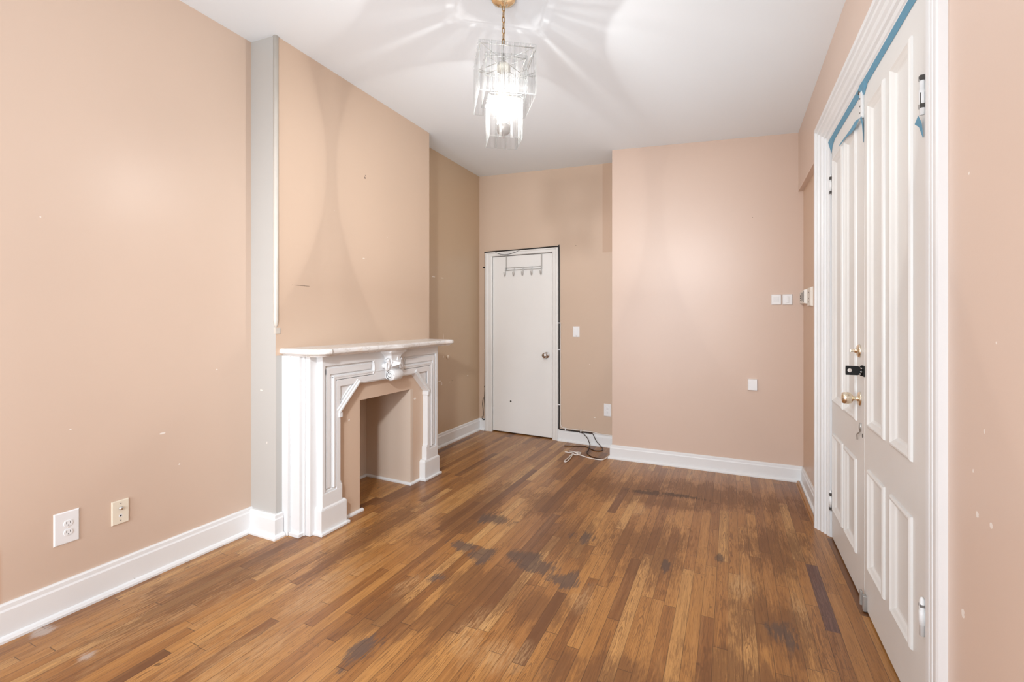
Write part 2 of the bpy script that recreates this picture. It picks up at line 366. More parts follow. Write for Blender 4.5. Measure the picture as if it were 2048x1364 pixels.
# chimney breast with firebox
b = MB()
FB0, FB1, FBZ = 2.408, 2.955, .742
b.box(XL, XB, YB1, FB0, 0, TOP, 0); b.box(XL, XB, 2.985, YB2, 0, TOP, 0); b.box(XL, XB, FB0, 2.985, FBZ, TOP, 0)
b.box(XB, -2.245, 2.15, FB0, 0, .89, 0); b.box(XB, -2.245, 2.985, 3.12, 0, .89, 0); b.box(XB, -2.245, FB0, 2.985, FBZ, .89, 0)
b.prism([(-2.245, FB1), (-2.245, 2.986), (-2.706, 2.986), (-2.706, 2.975)], 'z', 0, FBZ, 2)
b.box(-2.72, -2.704, FB0, 2.986, 0, FBZ, 2); b.box(-2.705, XL, FB0 - .01, FB0, 0, FBZ, 2)
b.box(XB - .01, XB + .002, YB1 + .0008, 1.952, 0, 1.07, 1)
o = b.build('wall_chimney', [M['breast'], M['breast_side'], M['firebox']])
for p in o.data.polygons:
    if p.normal.y < -.9 and abs(p.center.y - YB1) < .01: p.material_index = 1
tag(o, 'beige chimney breast above and around the white fireplace', 'wall', kind='structure')
# rear wall with doorway
b = MB(TR)
DX0, DX1, DZ = -2.468, -1.706, 2.0
b.box(-2.80, DX0, -.12, 0, 0, TOP); b.box(DX1, -.9, -.12, 0, 0, TOP); b.box(DX0, DX1, -.12, 0, DZ, TOP); b.box(DX0, DX1, -.12, -.07, 0, DZ)
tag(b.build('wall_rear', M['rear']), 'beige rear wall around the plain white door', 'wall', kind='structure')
b = MB(); b.box(XC, .75, YK, 4.95, 0, TOP)
tag(b.build('wall_back', M['back']), 'pinkish beige wall section that stands forward beside the rear door', 'wall', kind='structure')
b = MB()
DY0, DY1, DTZ = 1.60, 3.30, 2.335
b.box(XR, .70, YF - .1, DY0, 0, TOP, 0); b.box(XR, .70, DY0, 3.40, 2.445, TOP, 0); b.box(XR, .70, 3.40, YK, 2.293, TOP, 0)
b.box(XREC, .70, 3.40, YK, 0, 2.293, 1); b.box(.605, .70, DY0, 3.40, 0, 2.445, 2)  # last box: unseen dark backing added to stop leaks through door gaps
tag(b.build('wall_right', [M['right'], M['recess'], M['backing']]), 'beige wall holding the tall white double doors', 'wall', kind='structure')
# front wall behind the camera, with two windows
b = MB(); y0, y1 = YF - .1, YF
WX = [(-2.35, -1.45), (-1.05, -.15)]; WZ0, WZ1 = .35, 2.40
b.box(-2.85, WX[0][0], y0, y1, 0, TOP); b.box(WX[0][1], WX[1][0], y0, y1, 0, TOP); b.box(WX[1][1], .75, y0, y1, 0, TOP)
for a0, a1 in WX: b.box(a0, a1, y0, y1, 0, WZ0); b.box(a0, a1, y0, y1, WZ1, TOP)
tag(b.build('wall_front', M['back']), 'beige wall with two tall windows facing the fireplace room', 'wall', kind='structure')
gm = NT('window_glass'); tr = gm.n('ShaderNodeBsdfTransparent'); gm.t.links.new(tr.outputs[0], gm.out.inputs[0]); gm = gm.mat
for i, (a0, a1) in enumerate(WX):
    b = MB(); zm = (WZ0 + WZ1) / 2
    for q in ((a0, a0 + .05, WZ0, WZ1), (a1 - .05, a1, WZ0, WZ1), (a0, a1, WZ0, WZ0 + .05), (a0, a1, WZ1 - .05, WZ1), (a0, a1, zm - .025, zm + .025)):
        b.box(q[0], q[1], YF - .07, YF - .03, q[2], q[3])
    o = b.build('window_%d' % (i + 1), M['white']); tag(o, ['white sash window nearest the corner with the long beige wall', 'white sash window behind the viewer, nearest the double doors'][i], 'window', kind='structure')
    b = MB(); b.box(a0 + .05, a1 - .05, YF - .052, YF - .048, WZ0 + .05, WZ1 - .05); b.build('pane', gm, o)

# ------------------------------------------------------------------ baseboards
def profile(h, t=.018, shoe=.016):
    return [(0, 0), (t + shoe, 0), (t + shoe, .010), (t + shoe * .6, .020), (t, .024), (t, h - .030), (t - .004, h - .022), (t - .005, h - .006), (t - .010, h), (0, h)]
def sweep(b, path, h, t=.018, shoe=.016, h2=None):
    """path of (x, y) along the wall face; the room is on the left of travel"""
    n = len(path); rings = []
    for i, p in enumerate(path):
        p = Vector(p); d1 = (p - Vector(path[i - 1])).normalized() if i else None
        d2 = (Vector(path[i + 1]) - p).normalized() if i < n - 1 else None
        n1 = Vector((-d1.y, d1.x)) if d1 else None; n2 = Vector((-d2.y, d2.x)) if d2 else None
        if n1 is None: nn = n2
        elif n2 is None: nn = n1
        else: nn = (n1 + n2); nn = nn / max(.2, nn.dot(n1))
        hh = h if h2 is None else h + (h2 - h) * i / (n - 1)
        rings.append([(p.x + nn.x * a, p.y + nn.y * a, z) for a, z in profile(hh, t, shoe)])
    b.loft(rings)
b = MB(); sweep(b, [(XL, YB1 - .0), (XL, YF)], .148); tag(b.build('baseboard_left', M['base']), 'white baseboard below the outlet and cable plate', 'baseboard', kind='structure')
b = MB(); sweep(b, [(XB, 1.947), (XB, YB1), (XL, YB1)], .140, .02, .018); tag(b.build('baseboard_chimney', M['base']), 'short chipped white baseboard on the side of the chimney breast', 'baseboard', kind='structure')
b = MB(); sweep(b, [(-2.552, yrear(-2.552)), (XL, yrear(XL)), (XL, YB2)], .135); tag(b.build('baseboard_alcove', M['base']), 'white baseboard in the alcove behind the fireplace', 'baseboard', kind='structure')
b = MB(); sweep(b, [(XC, yrear(XC)), (-1.643, yrear(-1.643))], .122); tag(b.build('baseboard_rear', M['base']), 'white baseboard under the cables beside the rear door', 'baseboard', kind='structure')
b = MB(); sweep(b, [(XREC, YK), (XC, YK), (XC, 4.66)], .125); tag(b.build('baseboard_back', M['white']), 'clean white baseboard along the forward wall section', 'baseboard', kind='structure')
b = MB(); sweep(b, [(XREC, 3.40), (XREC, YK)], .125); tag(b.build('baseboard_right', M['white']), 'short white baseboard between corner and double door casing', 'baseboard', kind='structure')
# shoe moulding round the firebox
b = MB()
def shoe(b, path, w=.016, h=.018):
    n = len(path); rings = []
    for i, p in enumerate(path):
        p = Vector(p); d1 = (p - Vector(path[i - 1])).normalized() if i else None
        d2 = (Vector(path[i + 1]) - p).normalized() if i < n - 1 else None
        n1 = Vector((-d1.y, d1.x)) if d1 else None; n2 = Vector((-d2.y, d2.x)) if d2 else None
        nn = n2 if n1 is None else n1 if n2 is None else (n1 + n2) / max(.3, (n1 + n2).dot(n1))
        rings.append([(p.x + nn.x * a, p.y + nn.y * a, z) for a, z in [(0, 0), (w, 0), (w, h * .5), (w * .7, h * .85), (w * .2, h), (0, h)]])
    b.loft(rings)
shoe(b, [(-2.245, 3.10), (-2.245, FB1), (-2.704, 2.975), (-2.704, FB0), (-2.26, FB0)]); shoe(b, [(-2.245, FB0 + .02), (-2.245, 2.24)])
tag(b.build('trim_1', M['white']), 'thin white quarter-round at the floor of the firebox', 'trim', kind='structure')
b = MB(); shoe(b, [(XREC - .035, 3.43), (XREC - .035, YK - .035)], .014, .018)
oak = NT('oak_shoe'); P_, x_, y_, z_ = oak.xyz(); oak.principled(oak.mix(oak.noise(oak.comb(x_, oak.m('MULTIPLY', y_, .2), z_), 60., 3.), (.30, .13, .045), (.52, .27, .10)), .4)
tag(b.build('trim_5', oak.mat), 'thin oak shoe strip at the foot of the short right baseboard', 'trim', kind='structure')
# corner bead on the chimney breast
b = MB(); pr = [(.0, 1.215), (.010, 1.225), (.017, 1.245), (.019, 1.27), (.019, 1.29)]
b.lathe([(r, z) for r, z in [(.004, 1.235), (.012, 1.25), (.015, 1.28), (.015, cz(XB, YB1) + .01)]], (XB - .006, YB1 + .006, 0), 'z', 16)
b.box(XB - .012, XB + .004, YB1 - .004, YB1 + .03, 1.20, 1.235)
tag(b.build('trim_2', simple('bead_paint', (.60, .56, .50), .3)), 'round wooden corner bead up the near edge of the chimney breast', 'trim', kind='structure')

# ------------------------------------------------------------------ rear door
root = empty('door_1', TR(-2.088, 0, 0), 'plain flush white rear door in a white frame with scuffs', 'door', kind='structure')
b = MB(TR); b.box(-2.460, -1.7235, -.045, -.008, .012, 1.990); b.build('door_leaf', simple('rear_door_paint', (.82, .81, .785), .4, var=.035, scale=3.), root, bevel=.002)
b = MB(TR)
kp = [(.034, 0), (.034, .004), (.030, .008), (.014, .011), (.011, .030), (.020, .036), (.028, .046), (.030, .058), (.026, .068), (.012, .072), (.0005, .073)]
b.lathe([(r, -.008 + h) for r, h in kp], (-1.787, 0, .895), 'y', 24); b.build('door_knob', M['chrome'], root)
for z in (1.775, .235):
    b = MB(TR); b.lathe([(.006, 0), (.006, .085)], (-2.466, .002, z - .04), 'z', 10); b.build('hinge', M['base'], root)
b = MB(TR); b.lathe([(.011, -.0082), (.011, -.0072), (.0005, -.0072)], (-2.228, 0, .36), 'y', 14); b.build('bore_hole', M['slot'], root)
b = MB(TR); b.box(-1.7165, -1.711, -.02, -.0079, .862, .925); b.build('latch_plate', M['oldbrass'], root)
b = MB(TR)   # casing: mitred profile round the doorway
pf = [(0, -.02), (0, .012), (.006, .016), (.052, .018), (.060, .024), (.072, .026), (.083, .024), (.085, 0), (.085, -.004)]
def casing(b, x0, x1, zt, pf, z0=0.):
    rings = [[(x0 - w, d, z0) for w, d in pf], [(x0 - w, d, zt + w * .55) for w, d in pf], [(x1 + w * .78, d, zt + w * .55) for w, d in pf], [(x1 + w * .78, d, z0) for w, d in pf]]
    b.loft(rings)
casing(b, DX0 + .004, DX1 - .004, 1.998, pf)
tag(b.build('trim_3', simple('rear_trim_paint', (.78, .77, .745), .36, var=.03)), 'flat white casing around the plain rear door', 'trim', kind='structure')
b = MB(TR); b.box(DX0, DX1, -.066, -.05, 0.002, 2.0); b.build('door_gap_shade', M['gap'], root)  # dark sheet standing in for the shade around the leaf
b = MB(TR); b.box(-2.468, -1.724, -.04, -.010, 1.9905, 1.9975); b.build('head_gap_shade', M['gap_grey'], root)  # grey strip standing in for the shade above the leaf

# ------------------------------------------------------------------ over-door hook rack
M['rack'] = simple('rack_grey_enamel', (.50, .49, .47), .3, .2, var=.03)
root = empty('hook_rack', TR(-2.06, .0, 1.99), 'metal over-the-door rack with five hooks, hung on the plain rear door', 'hook rack')
hy = -.008
for x, zb in ((-2.282, 1.826), (-1.846, 1.824)):
    b = MB(TR); b.box(x - .008, x + .008, hy + .0005, hy + .003, zb, 1.9935); b.box(x - .008, x + .008, -.046, hy + .003, 1.9915, 1.9945); b.build('strap', M['rack'], root)
for z in (1.856, 1.831):
    b = MB(TR); b.tube([(-2.297, hy + .008, z), (-1.838, hy + .008, z)], .0042, 8); b.build('rail', M['rack'], root)
for i in range(5):
    x = -2.290 + i * .1115; b = MB(TR)
    b.tube(spline([(x, hy + .010, 1.862), (x, hy + .010, 1.815), (x, hy + .014, 1.785), (x, hy + .026, 1.766), (x, hy + .040, 1.772), (x, hy + .048, 1.795), (x, hy + .050, 1.808)], 4), [.0045] * 24 + [.008], 8)
    b.build('hook', M['rack'], root)

# ------------------------------------------------------------------ cables round the rear door
b = MB(TR)
pth = [(-2.585, .02, .140), (-2.570, .028, .128), (-2.556, .012, .135), (-2.554, .010, .20), (-2.560, .012, .36), (-2.557, .010, .50), (-2.556, .008, .9), (-2.558, .008, 1.4), (-2.556, .008, 1.9), (-2.555, .008, 2.035), (-2.540, .010, 2.053),
       (-2.3, .010, 2.054), (-2.0, .010, 2.053), (-1.70, .010, 2.055), (-1.648, .010, 2.050), (-1.636, .008, 2.02), (-1.634, .008, 1.5), (-1.634, .008, .9), (-1.634, .008, .30), (-1.635, .010, .15), (-1.624, .026, .128), (-1.56, .026, .1235), (-1.40, .026, .1235), (-1.262, .026, .1235)]
b.tube(spline(pth, 5), .0062, 8)
tag(b.build('coaxial_cable', M['black']), 'black cable stapled around the edge of the rear door casing', 'cable')
b = MB(TR)
b.tube(spline([(-2.42, .022, 2.050), (-2.36, .026, 2.020), (-2.27, .026, 2.007), (-2.18, .026, 2.018), (-2.08, .022, 2.050)], 6), .0028, 6)
tag(b.build('loose_wire', M['black']), 'thin black wire sagging over the top of the rear door casing', 'wire')
b = MB(TR)
b.tube(spline([(-2.575, .014, .38), (-2.585, .02, .31), (-2.575, .022, .24), (-2.572, .024, .17), (-2.60, .03, .150)], 5), .003, 6)
tag(b.build('loose_wire', M['black']), 'thin dark wire dangling low at the hinge side of the rear door', 'wire')
b = MB(TR)
b.tube(spline([(-1.621, .008, 1.24), (-1.620, .008, .9), (-1.620, .008, .4), (-1.618, .010, .22), (-1.612, .014, .165), (-1.580, .024, .144), (-1.40, .024, .138), (-1.262, .024, .137), (-1.19, .026, .128), (-1.10, .024, .126), (-1.0, .02, .126)], 6), .0045, 8)
tag(b.build('white_cable', M['white_cord']), 'white cable beside the black one, turning along the rear baseboard', 'cable')
for i, (x, z, hz) in enumerate([(-1.630, 1.242, 1), (-1.630, .962, 1), (-1.630, .379, 1), (-1.555, .132, 0), (-1.385, .132, 0)]):
    b = MB(TR)
    if hz: b.box(x - .016, x + .014, .000, .017, z - .005, z + .005)
    else: b.box(x - .005, x + .005, .012, .034, z - .014, z + .014)
    tag(b.build('cable_clip', M['plastic'], bevel=.003), ['white cable clip on the black cable, beside the upper half of the rear door', 'white cable clip on the black cable, level with the rear door knob', 'white cable clip on the black cable, low beside the rear door',
        'white cable clip on the baseboard nearest the rear door casing', 'white cable clip on the baseboard where the brown cord drops'][i], 'cable clip', 'cable clips beside the rear door')
for (x, z, i) in ((-2.562, 1.879, 0), (-2.545, .507, 1)):
    b = MB(TR); b.lathe([(.010, 0), (.010, .012), (.006, .02), (.0005, .021)], (x - .012, 0, z), 'y', 10)
    tag(b.build('cable_staple', M['black']), ['dark cable staple high at the hinge side of the rear door', 'dark cable staple low at the hinge side of the rear door'][i], 'staple')

fl = .004
b = MB()
w = lambda x, d, z: TR(x, d, z)
p1 = [w(-1.30, .028, .125), w(-1.262, .030, .122), w(-1.240, .034, .09), w(-1.216, .038, .051), (-1.164, 4.615, fl + .003), (-1.134, 4.556, fl), (-1.132, 4.488, fl), (-1.189, 4.467, fl), (-1.258, 4.520, fl), (-1.316, 4.567, fl), (-1.42, 4.54, fl), (-1.517, 4.511, fl)]
b.tube(spline(p1, 6), .0040, 8)
tag(b.build('brown_cable', M['brown_cord']), 'dark brown cord looping off the baseboard with its end toward the rear door', 'cord')
b = MB()
p2 = [w(-1.40, .030, .118), w(-1.364, .030, .112), w(-1.313, .036, .072), w(-1.294, .042, .037), (-1.285, 4.625, fl + .012), (-1.262, 4.52, fl + .011), (-1.252, 4.456, fl + .003), (-1.241, 4.368, fl), (-1.192, 4.285, fl), (-1.131, 4.238, fl), (-1.061, 4.228, fl)]
b.tube(spline(p2, 6), .0040, 8)
tag(b.build('brown_cable', M['brown_cord']), 'dark brown cord curving down the baseboard and behind the white knotted cord', 'cord')
b = MB(); wz = .0055
p3 = [(-1.000, 4.40, wz), (-1.022, 4.345, wz), (-1.037, 4.235, wz), (-1.064, 4.195, wz), (-1.16, 4.200, wz), (-1.267, 4.252, wz), (-1.300, 4.262, wz + .006), (-1.334, 4.292, wz + .008), (-1.312, 4.318, wz + .006), (-1.278, 4.290, wz + .010), (-1.290, 4.238, wz + .008), (-1.325, 4.232, wz + .006), (-1.345, 4.262, wz + .006),
      (-1.352, 4.22, wz), (-1.350, 4.10, wz), (-1.352, 4.02, wz), (-1.336, 4.00, wz), (-1.326, 4.03, wz), (-1.328, 4.12, wz), (-1.338, 4.22, wz + .008), (-1.360, 4.275, wz + .008), (-1.40, 4.290, wz), (-1.440, 4.303, wz)]
b.tube(spline(p3, 6), .0052, 8)
b.tube(spline([(-1.30, 4.266, wz + .012), (-1.345, 4.300, wz + .010), (-1.407, 4.339, wz)], 5), .0052, 8)
tag(b.build('knotted_cable', M['white_cord']), 'white cord tied in a loose knot on the floor', 'cord')

# ------------------------------------------------------------------ wall plates and switches
def frame_left(x, d, z): return (XL + d, x, z)             # x = along y
def frame_back(x, d, z): return (x, YK - d, z)
def frame_rec(x, d, z): return (XREC - d, x, z)
def frust(b, x0, x1, z0, z1, t, ch=.004, mi=0):
    r = lambda i, d: [(x0 + i, d, z0 + i), (x1 - i, d, z0 + i), (x1 - i, d, z1 - i), (x0 + i, d, z1 - i)]
    b.loft([r(0, 0), r(0, t * .45), r(ch, t)], mi=mi)
def ell(b, cx, cz_, rx, rz, d0, d1, mi=0, n=20, flat=None):
    r = []
    for d, k in ((d0, 1), (d1 * .7 + d0 * .3, 1), (d1, .94)):
        r.append([(cx + k * rx * math.cos(2 * PI * i / n), d, cz_ + k * (max(-flat, min(flat, rz * math.sin(2 * PI * i / n))) if flat else rz * math.sin(2 * PI * i / n))) for i in range(n)])
    b.loft(r, mi=mi)
def duplex(name, T, x0, x1, z0, z1, label, loc, slots=True, pm='plastic', off=(0, 0), tiny=False):
    root = empty(name, loc, label, 'outlet')
    b = MB(T); frust(b, x0, x1, z0, z1, .006); b.build('cover_plate', M[pm], root)
    cx = (x0 + x1) / 2 + off[0]; cz_ = (z0 + z1) / 2 + off[1]
    for k in (1, -1):
        zc = cz_ + k * .0195
        b = MB(T); ell(b, cx, zc, .0165, .0165, .004, .0085, 0, flat=.0135)
        o = b.build('receptacle', M[pm], root, bevel=.0)
        b = MB(T); b.box(cx - .0075, cx - .0055, .008, .0088, zc - .001, zc + .008); b.box(cx + .0055, cx + .0075, .008, .0088, zc - .001, zc + .008); ell(b, cx, zc - .007, .0024, .0024, .008, .0088)
        b.build('slot', M['slot' if not tiny else 'grey_slot'], o)
    b = MB(T); ell(b, cx, cz_, .0028, .0028, .006, .0072); b.build('screw', M['offwhite'], root)
    return root
duplex('power_outlet', frame_left, .991, 1.079, .303, .4435, 'white duplex power outlet low on the long beige wall, beside a cream plate', frame_left(1.035, 0, .373), off=(.004, -.002))
duplex('power_outlet', TR, -1.150, -1.075, .307, .432, 'small white power outlet low beside the forward wall corner', TR(-1.11, 0, .37), tiny=True)
root = empty('cable_wall_plate', frame_left(1.233, 0, .367), 'cream cable wall plate with a metal connector, low on the long beige wall', 'wall plate')
b = MB(frame_left); frust(b, 1.1985, 1.268, .3115, .423, .009, .002); b.build('cover_plate', M['cream'], root, bevel=.001)
b = MB(frame_left); cx = 1.233
b.lathe([(.0075, .009), (.0075, .013), (.005, .013), (.005, .022), (.0035, .022), (.0005, .023)], (cx, 0, .386), 'y', 12); b.build('connector', M['chrome'], root)
b = MB(frame_left); ell(b, cx, .351, .0075, .0075, .009, .0096); b.build('jack_rim', M['plastic'], root)
b = MB(frame_left); ell(b, cx, .351, .0042, .0042, .0095, .0102); b.build('jack_hole', M['slot'], root)
for z in (.408, .328):
    b = MB(frame_left); ell(b, cx, z, .0028, .0028, .009, .0099); b.build('screw', M['greymetal'], root)

root = empty('light_switch', TR(-1.445, 0, 1.15), 'white rocker light switch on the rear wall beside the door', 'switch')
b = MB(TR); frust(b, -1.482, -1.409, 1.096, 1.208, .006); b.build('cover_plate', M['plastic'], root)
b = MB(TR); b.hexa([(-1.461, .005, 1.118), (-1.430, .005, 1.118), (-1.430, .012, 1.118), (-1.461, .012, 1.118)], [(-1.461, .005, 1.186), (-1.430, .005, 1.186), (-1.430, .008, 1.186), (-1.461, .008, 1.186)]); b.build('rocker', M['plastic'], root, bevel=.001)
b = MB(TR); ell(b, -1.4455, 1.107, .0035, .0035, .006, .0072); b.build('screw', M['slot'], root)

root = empty('wall_dimmer', frame_back(.339, 0, 1.442), 'square white keypad plate with dotted grille, beside a paddle switch near the corner', 'wall plate')
b = MB(frame_back); frust(b, .304, .374, 1.400, 1.483, .012, .003); b.build('cover_plate', M['plastic'], root)
b = MB(frame_back)
for i in range(5):
    for j in range(5): ell(b, .322 + i * .0085, 1.424 + j * .0085, .0016, .0016, .012, .0126, n=8)
b.build('grille', M['grey_slot'], root)
root = empty('light_switch', frame_back(.417, 0, 1.442), 'square white plate with a narrow paddle switch, nearest the room corner', 'switch')
b = MB(frame_back); frust(b, .383, .452, 1.399, 1.483, .012, .003); b.build('cover_plate', M['plastic'], root)
b = MB(frame_back); b.box(.408, .427, .011, .017, 1.415, 1.467); b.build('paddle', M['plastic'], root, bevel=.002)
root = empty('blank_wall_plate', frame_back(.172, 0, .748), 'blank square white wall plate alone on the forward wall section', 'wall plate')
b = MB(frame_back); b.box(.137, .200, 0, .016, .704, .793); b.build('back_box', M['offwhite'], root, bevel=.002)
b = MB(frame_back); frust(b, .1345, .205, .702, .795, .022, .003); b.build('cover_plate', M['plastic'], root)

# devices on the recessed wall strip next to the double-door casing
dev = [(4.30, 4.20, 1.405, 1.495, .026, 'small cream wall box with dark slots, closest to the room corner', 0), (4.19, 4.02, 1.400, 1.505, .032, 'cream thermostat with a grey label, middle device beside the double doors', 1), (3.99, 3.84, 1.378, 1.512, .016, 'cream wall plate with three screws, hard against the double door casing', 2)]
for i, (ya, yb, za, zb, t, lab, kind) in enumerate(dev):
    root = empty(['chime_box', 'thermostat', 'wall_plate'][i], frame_rec((ya + yb) / 2, 0, (za + zb) / 2), lab, ['wall box', 'thermostat', 'wall plate'][i])
    b = MB(frame_rec); frust(b, yb, ya, za, zb, t, .004); b.build('housing', M['offwhite'], root)
    b = MB(frame_rec)
    if kind == 0:
        for j in range(3): b.box(yb + .025, ya - .025, t - .001, t + .001, za + .022 + j * .017, za + .031 + j * .017)
        b.build('slot', M['slot'], root)
    elif kind == 1:
        b.box(yb + .05, ya - .03, t - .001, t + .0012, za + .02, zb - .02); b.build('display', M['grey_slot'], root)
        b = MB(frame_rec); b.box(yb + .012, yb + .03, t - .001, t + .0012, za + .012, zb - .012); b.build('side_slot', M['slot'], root)
    else:
        for z in (za + .03, za + .055, zb - .035):
            b = MB(frame_rec); ell(b, (ya + yb) / 2 + .01, z, .012, .005, t, t + .001); b.build('screw', M['slot'], root)
b = MB(frame_left); b.lathe([(.021, 0), (.021, .004), (.018, .008), (.010, .011), (.0005, .012)], (4.095, 0, .893), 'y', 20)
tag(b.build('mounted_bumper', simple('bumper_cream', (.80, .68, .55), .4)), 'round cream bumper stuck on the alcove wall above the baseboard', 'bumper')

# ------------------------------------------------------------------ double doors
X0 = .545
ringp = [(0, -.002), (.002, .006), (.008, .010), (.014, .010), (.020, .004), (.030, -.002), (.036, -.008), (.042, -.010)]
def leaf(name, ya, yb, cols, zlow, zup, label, n):
    root = empty(name, (X0, (ya + yb) / 2, 0), label, 'door', kind='structure')
    b = MB(); z0, z1 = .010, 2.318
    ys = sorted([ya, yb] + [v for c in cols for v in c])
    for i in range(0, 6, 2): b.box(X0, X0 + .04, ys[i], ys[i + 1], z0, z1)
    for (c0, c1) in cols:
        b.box(X0, X0 + .04, c0, c1, z0, zlow[0]); b.box(X0, X0 + .04, c0, c1, zlow[1], zup[0]); b.box(X0, X0 + .04, c0, c1, zup[1], z1)
    b.build('door_leaf', M['door_white'], root)
    for (c0, c1) in cols:
        for (p0, p1) in (zlow, zup):
            b = MB(); b.ring(c0, c1, p0, p1, ringp, lambda h: X0 - h)
            y0, y1, q0, q1 = c0 + .05, c1 - .05, p0 + .05, p1 - .05
            b.build('panel', M['door_white'], root)
    return root
lf1 = leaf('door_2', 2.556, 3.282, [(2.690, 2.935), (2.982, 3.235)], (.178, .628), (.806, 2.215), 'white panelled double-door leaf with the brass knob and black hasp', 2)
lf2 = leaf('door_3', 1.816, 2.550, [(1.945, 2.172), (2.247, 2.484)], (.200, .638), (.818, 2.220), 'white panelled double-door leaf nearer the viewer, without a knob', 3)
# ironmongery on the knob leaf
b = MB(); b.lathe([(.0325, 0), (.0325, .003), (.028, .007), (.014, .009), (.0105, .012), (.0105, .026), (.018, .030), (.025, .036), (.0275, .046), (.027, .060), (.024, .068), (.012, .071), (.0005, .072)], (X0, 2.633, .920), '-x', 24)
b.build('door_knob', M['satin_brass'], lf1)
b = MB(); b.lathe([(.031, 0), (.031, .004), (.026, .009), (.012, .011), (.009, .013), (.009, .020), (.0005, .021)], (X0, 2.640, 1.140), '-x', 24)
o = b.build('deadbolt', M['satin_brass'], lf1); b = MB(); b.box(X0 - .036, X0 - .018, 2.6375, 2.6425, 1.134, 1.146); b.build('thumb_turn', M['satin_brass'], o, bevel=.002)
b = MB()   # hasp swung open, standing out from the door
b.box(X0 - .004, X0, 2.545, 2.592, 1.030, 1.078); b.lathe([(.006, 1.032), (.006, 1.076)], (X0 - .006, 2.578, 0), 'z', 10)
o = b.build('hasp', M['blackmetal'], lf1)
b = MB(); hx0, hx1, hz0, hz1 = X0 - .066, X0 - .006, 1.033, 1.075; ex, ez, n = hx0 + .016, 1.054, 20
outer = []; inner = []
for i in range(n):
    q = 2 * PI * i / n; inner.append((ex + .0085 * math.cos(q), ez + .0085 * math.sin(q)))
    cx_, cz_ = math.cos(q), math.sin(q); kx = (hx1 - ex) / cx_ if cx_ > 1e-6 else ((hx0 - ex) / cx_ if cx_ < -1e-6 else 1e9); kz = (.021) / abs(cz_) if abs(cz_) > 1e-6 else 1e9
    k = min(kx, kz); outer.append((ex + cx_ * k, ez + cz_ * k))
for yy in (2.5765, 2.5795): pass
V = [(p[0], 2.5765, p[1]) for p in outer] + [(p[0], 2.5765, p[1]) for p in inner] + [(p[0], 2.5795, p[1]) for p in outer] + [(p[0], 2.5795, p[1]) for p in inner]; F = []
for i in range(n):
    j = (i + 1) % n; F += [(i, j, n + j, n + i), (2 * n + i, 3 * n + i, 3 * n + j, 2 * n + j), (i, 2 * n + i, 2 * n + j, j), (n + i, n + j, 3 * n + j, 3 * n + i)]
b.add(V, F); b.build('hasp_plate', M['blackmetal'], o)
b = MB(); b.lathe([(.003, 1.036), (.003, 1.043)], (X0 - .012, 2.572, 0), 'z', 8)
for z in (1.046, 1.062): b.lathe([(.0068, z), (.0068, z + .006)], (X0 - .006, 2.578, 0), 'z', 10)
b.build('hasp_pin', M['chrome'], o)
b = MB(); b.tube(spline([(X0 - .003, 2.612, .812), (X0 - .006, 2.618, .79), (X0 - .004, 2.612, .775), (X0 - .008, 2.625, .762), (X0 - .008, 2.650, .752), (X0 - .005, 2.662, .725)], 5), .0026, 6); b.tube([(X0 - .002, 2.612, .812), (X0 - .002, 2.612, .775)], .005, 8)
b.build('hook_latch', M['greymetal'], lf1)
b = MB(); b.box(X0 - .002, X0 + .001, 2.581, 2.588, .752, .768); b.build('keyhole', M['slot'], lf1)
# hinges: knob leaf hangs at the far jamb, second leaf at the near jamb
for lf, yj, zs in ((lf1, 3.290, (2.075, .215)), (lf2, 1.845, (1.975, .365))):
    for z in zs:
        b = MB(); b.lathe([(.007, z - .055), (.007, z - .022), (.0085, z - .021), (.0085, z + .021), (.007, z + .022), (.007, z + .055), (.003, z + .064)], (X0 - .006, yj, 0), 'z', 10); h = b.build('hinge', M['base'], lf)
        if lf is lf1: gaps = ((.032, .048), (-.052, -.036))
        elif z > 1: gaps = ((.05, .066), (-.035, .012))
        else: gaps = ((.034, .042),)
        for g0, g1 in gaps:
            b = MB(); wd = .012 if lf is lf1 else .007; b.box(X0 - .0125, X0 - .001, yj - wd, yj + wd, z + g0, z + g1); b.build('hinge_gap', M['gap_grey' if z < 1 and lf is lf2 else 'slot'], h)
b = MB(); b.box(X0 - .010, X0, 2.562, 2.598, 2.190, 2.318); o = b.build('surface_bolt', M['base'], lf1, bevel=.002)
for z in (2.22, 2.25, 2.285):
    b = MB(); b.lathe([(.004, 0), (.004, .0012)], (X0 - .010, 2.585, z), '-x', 8); b.build('screw', M['slot'], o)
b = MB(); b.box(X0 - .012, X0 - .001, 2.580, 2.615, 2.315, 2.338); b.build('keeper', M['slot'], o)
b = MB(); b.box(X0 - .014, X0, 2.508, 2.532, .004, .072); b.box(X0 - .022, X0 - .012, 2.530, 2.545, .020, .085); o = b.build('bottom_bolt', M['greymetal'], lf2, bevel=.002)
# dark shadow lines where the leaves meet frame and each other
b = MB(); b.box(X0 + .002, X0 + .03, 2.5503, 2.5557, 1.83, 2.318); b.build('meeting_gap', M['gap'], lf2)
b = MB(); b.box(X0 + .0015, X0 + .03, 2.5501, 2.5559, .01, 1.83); b.build('meeting_joint', M['door_white'], lf2)
b = MB(); b.box(X0 + .004, X0 + .03, 3.2825, 3.2985, .01, 2.318, 0); b.build('hinge_side_gap', M['gap'], lf1)
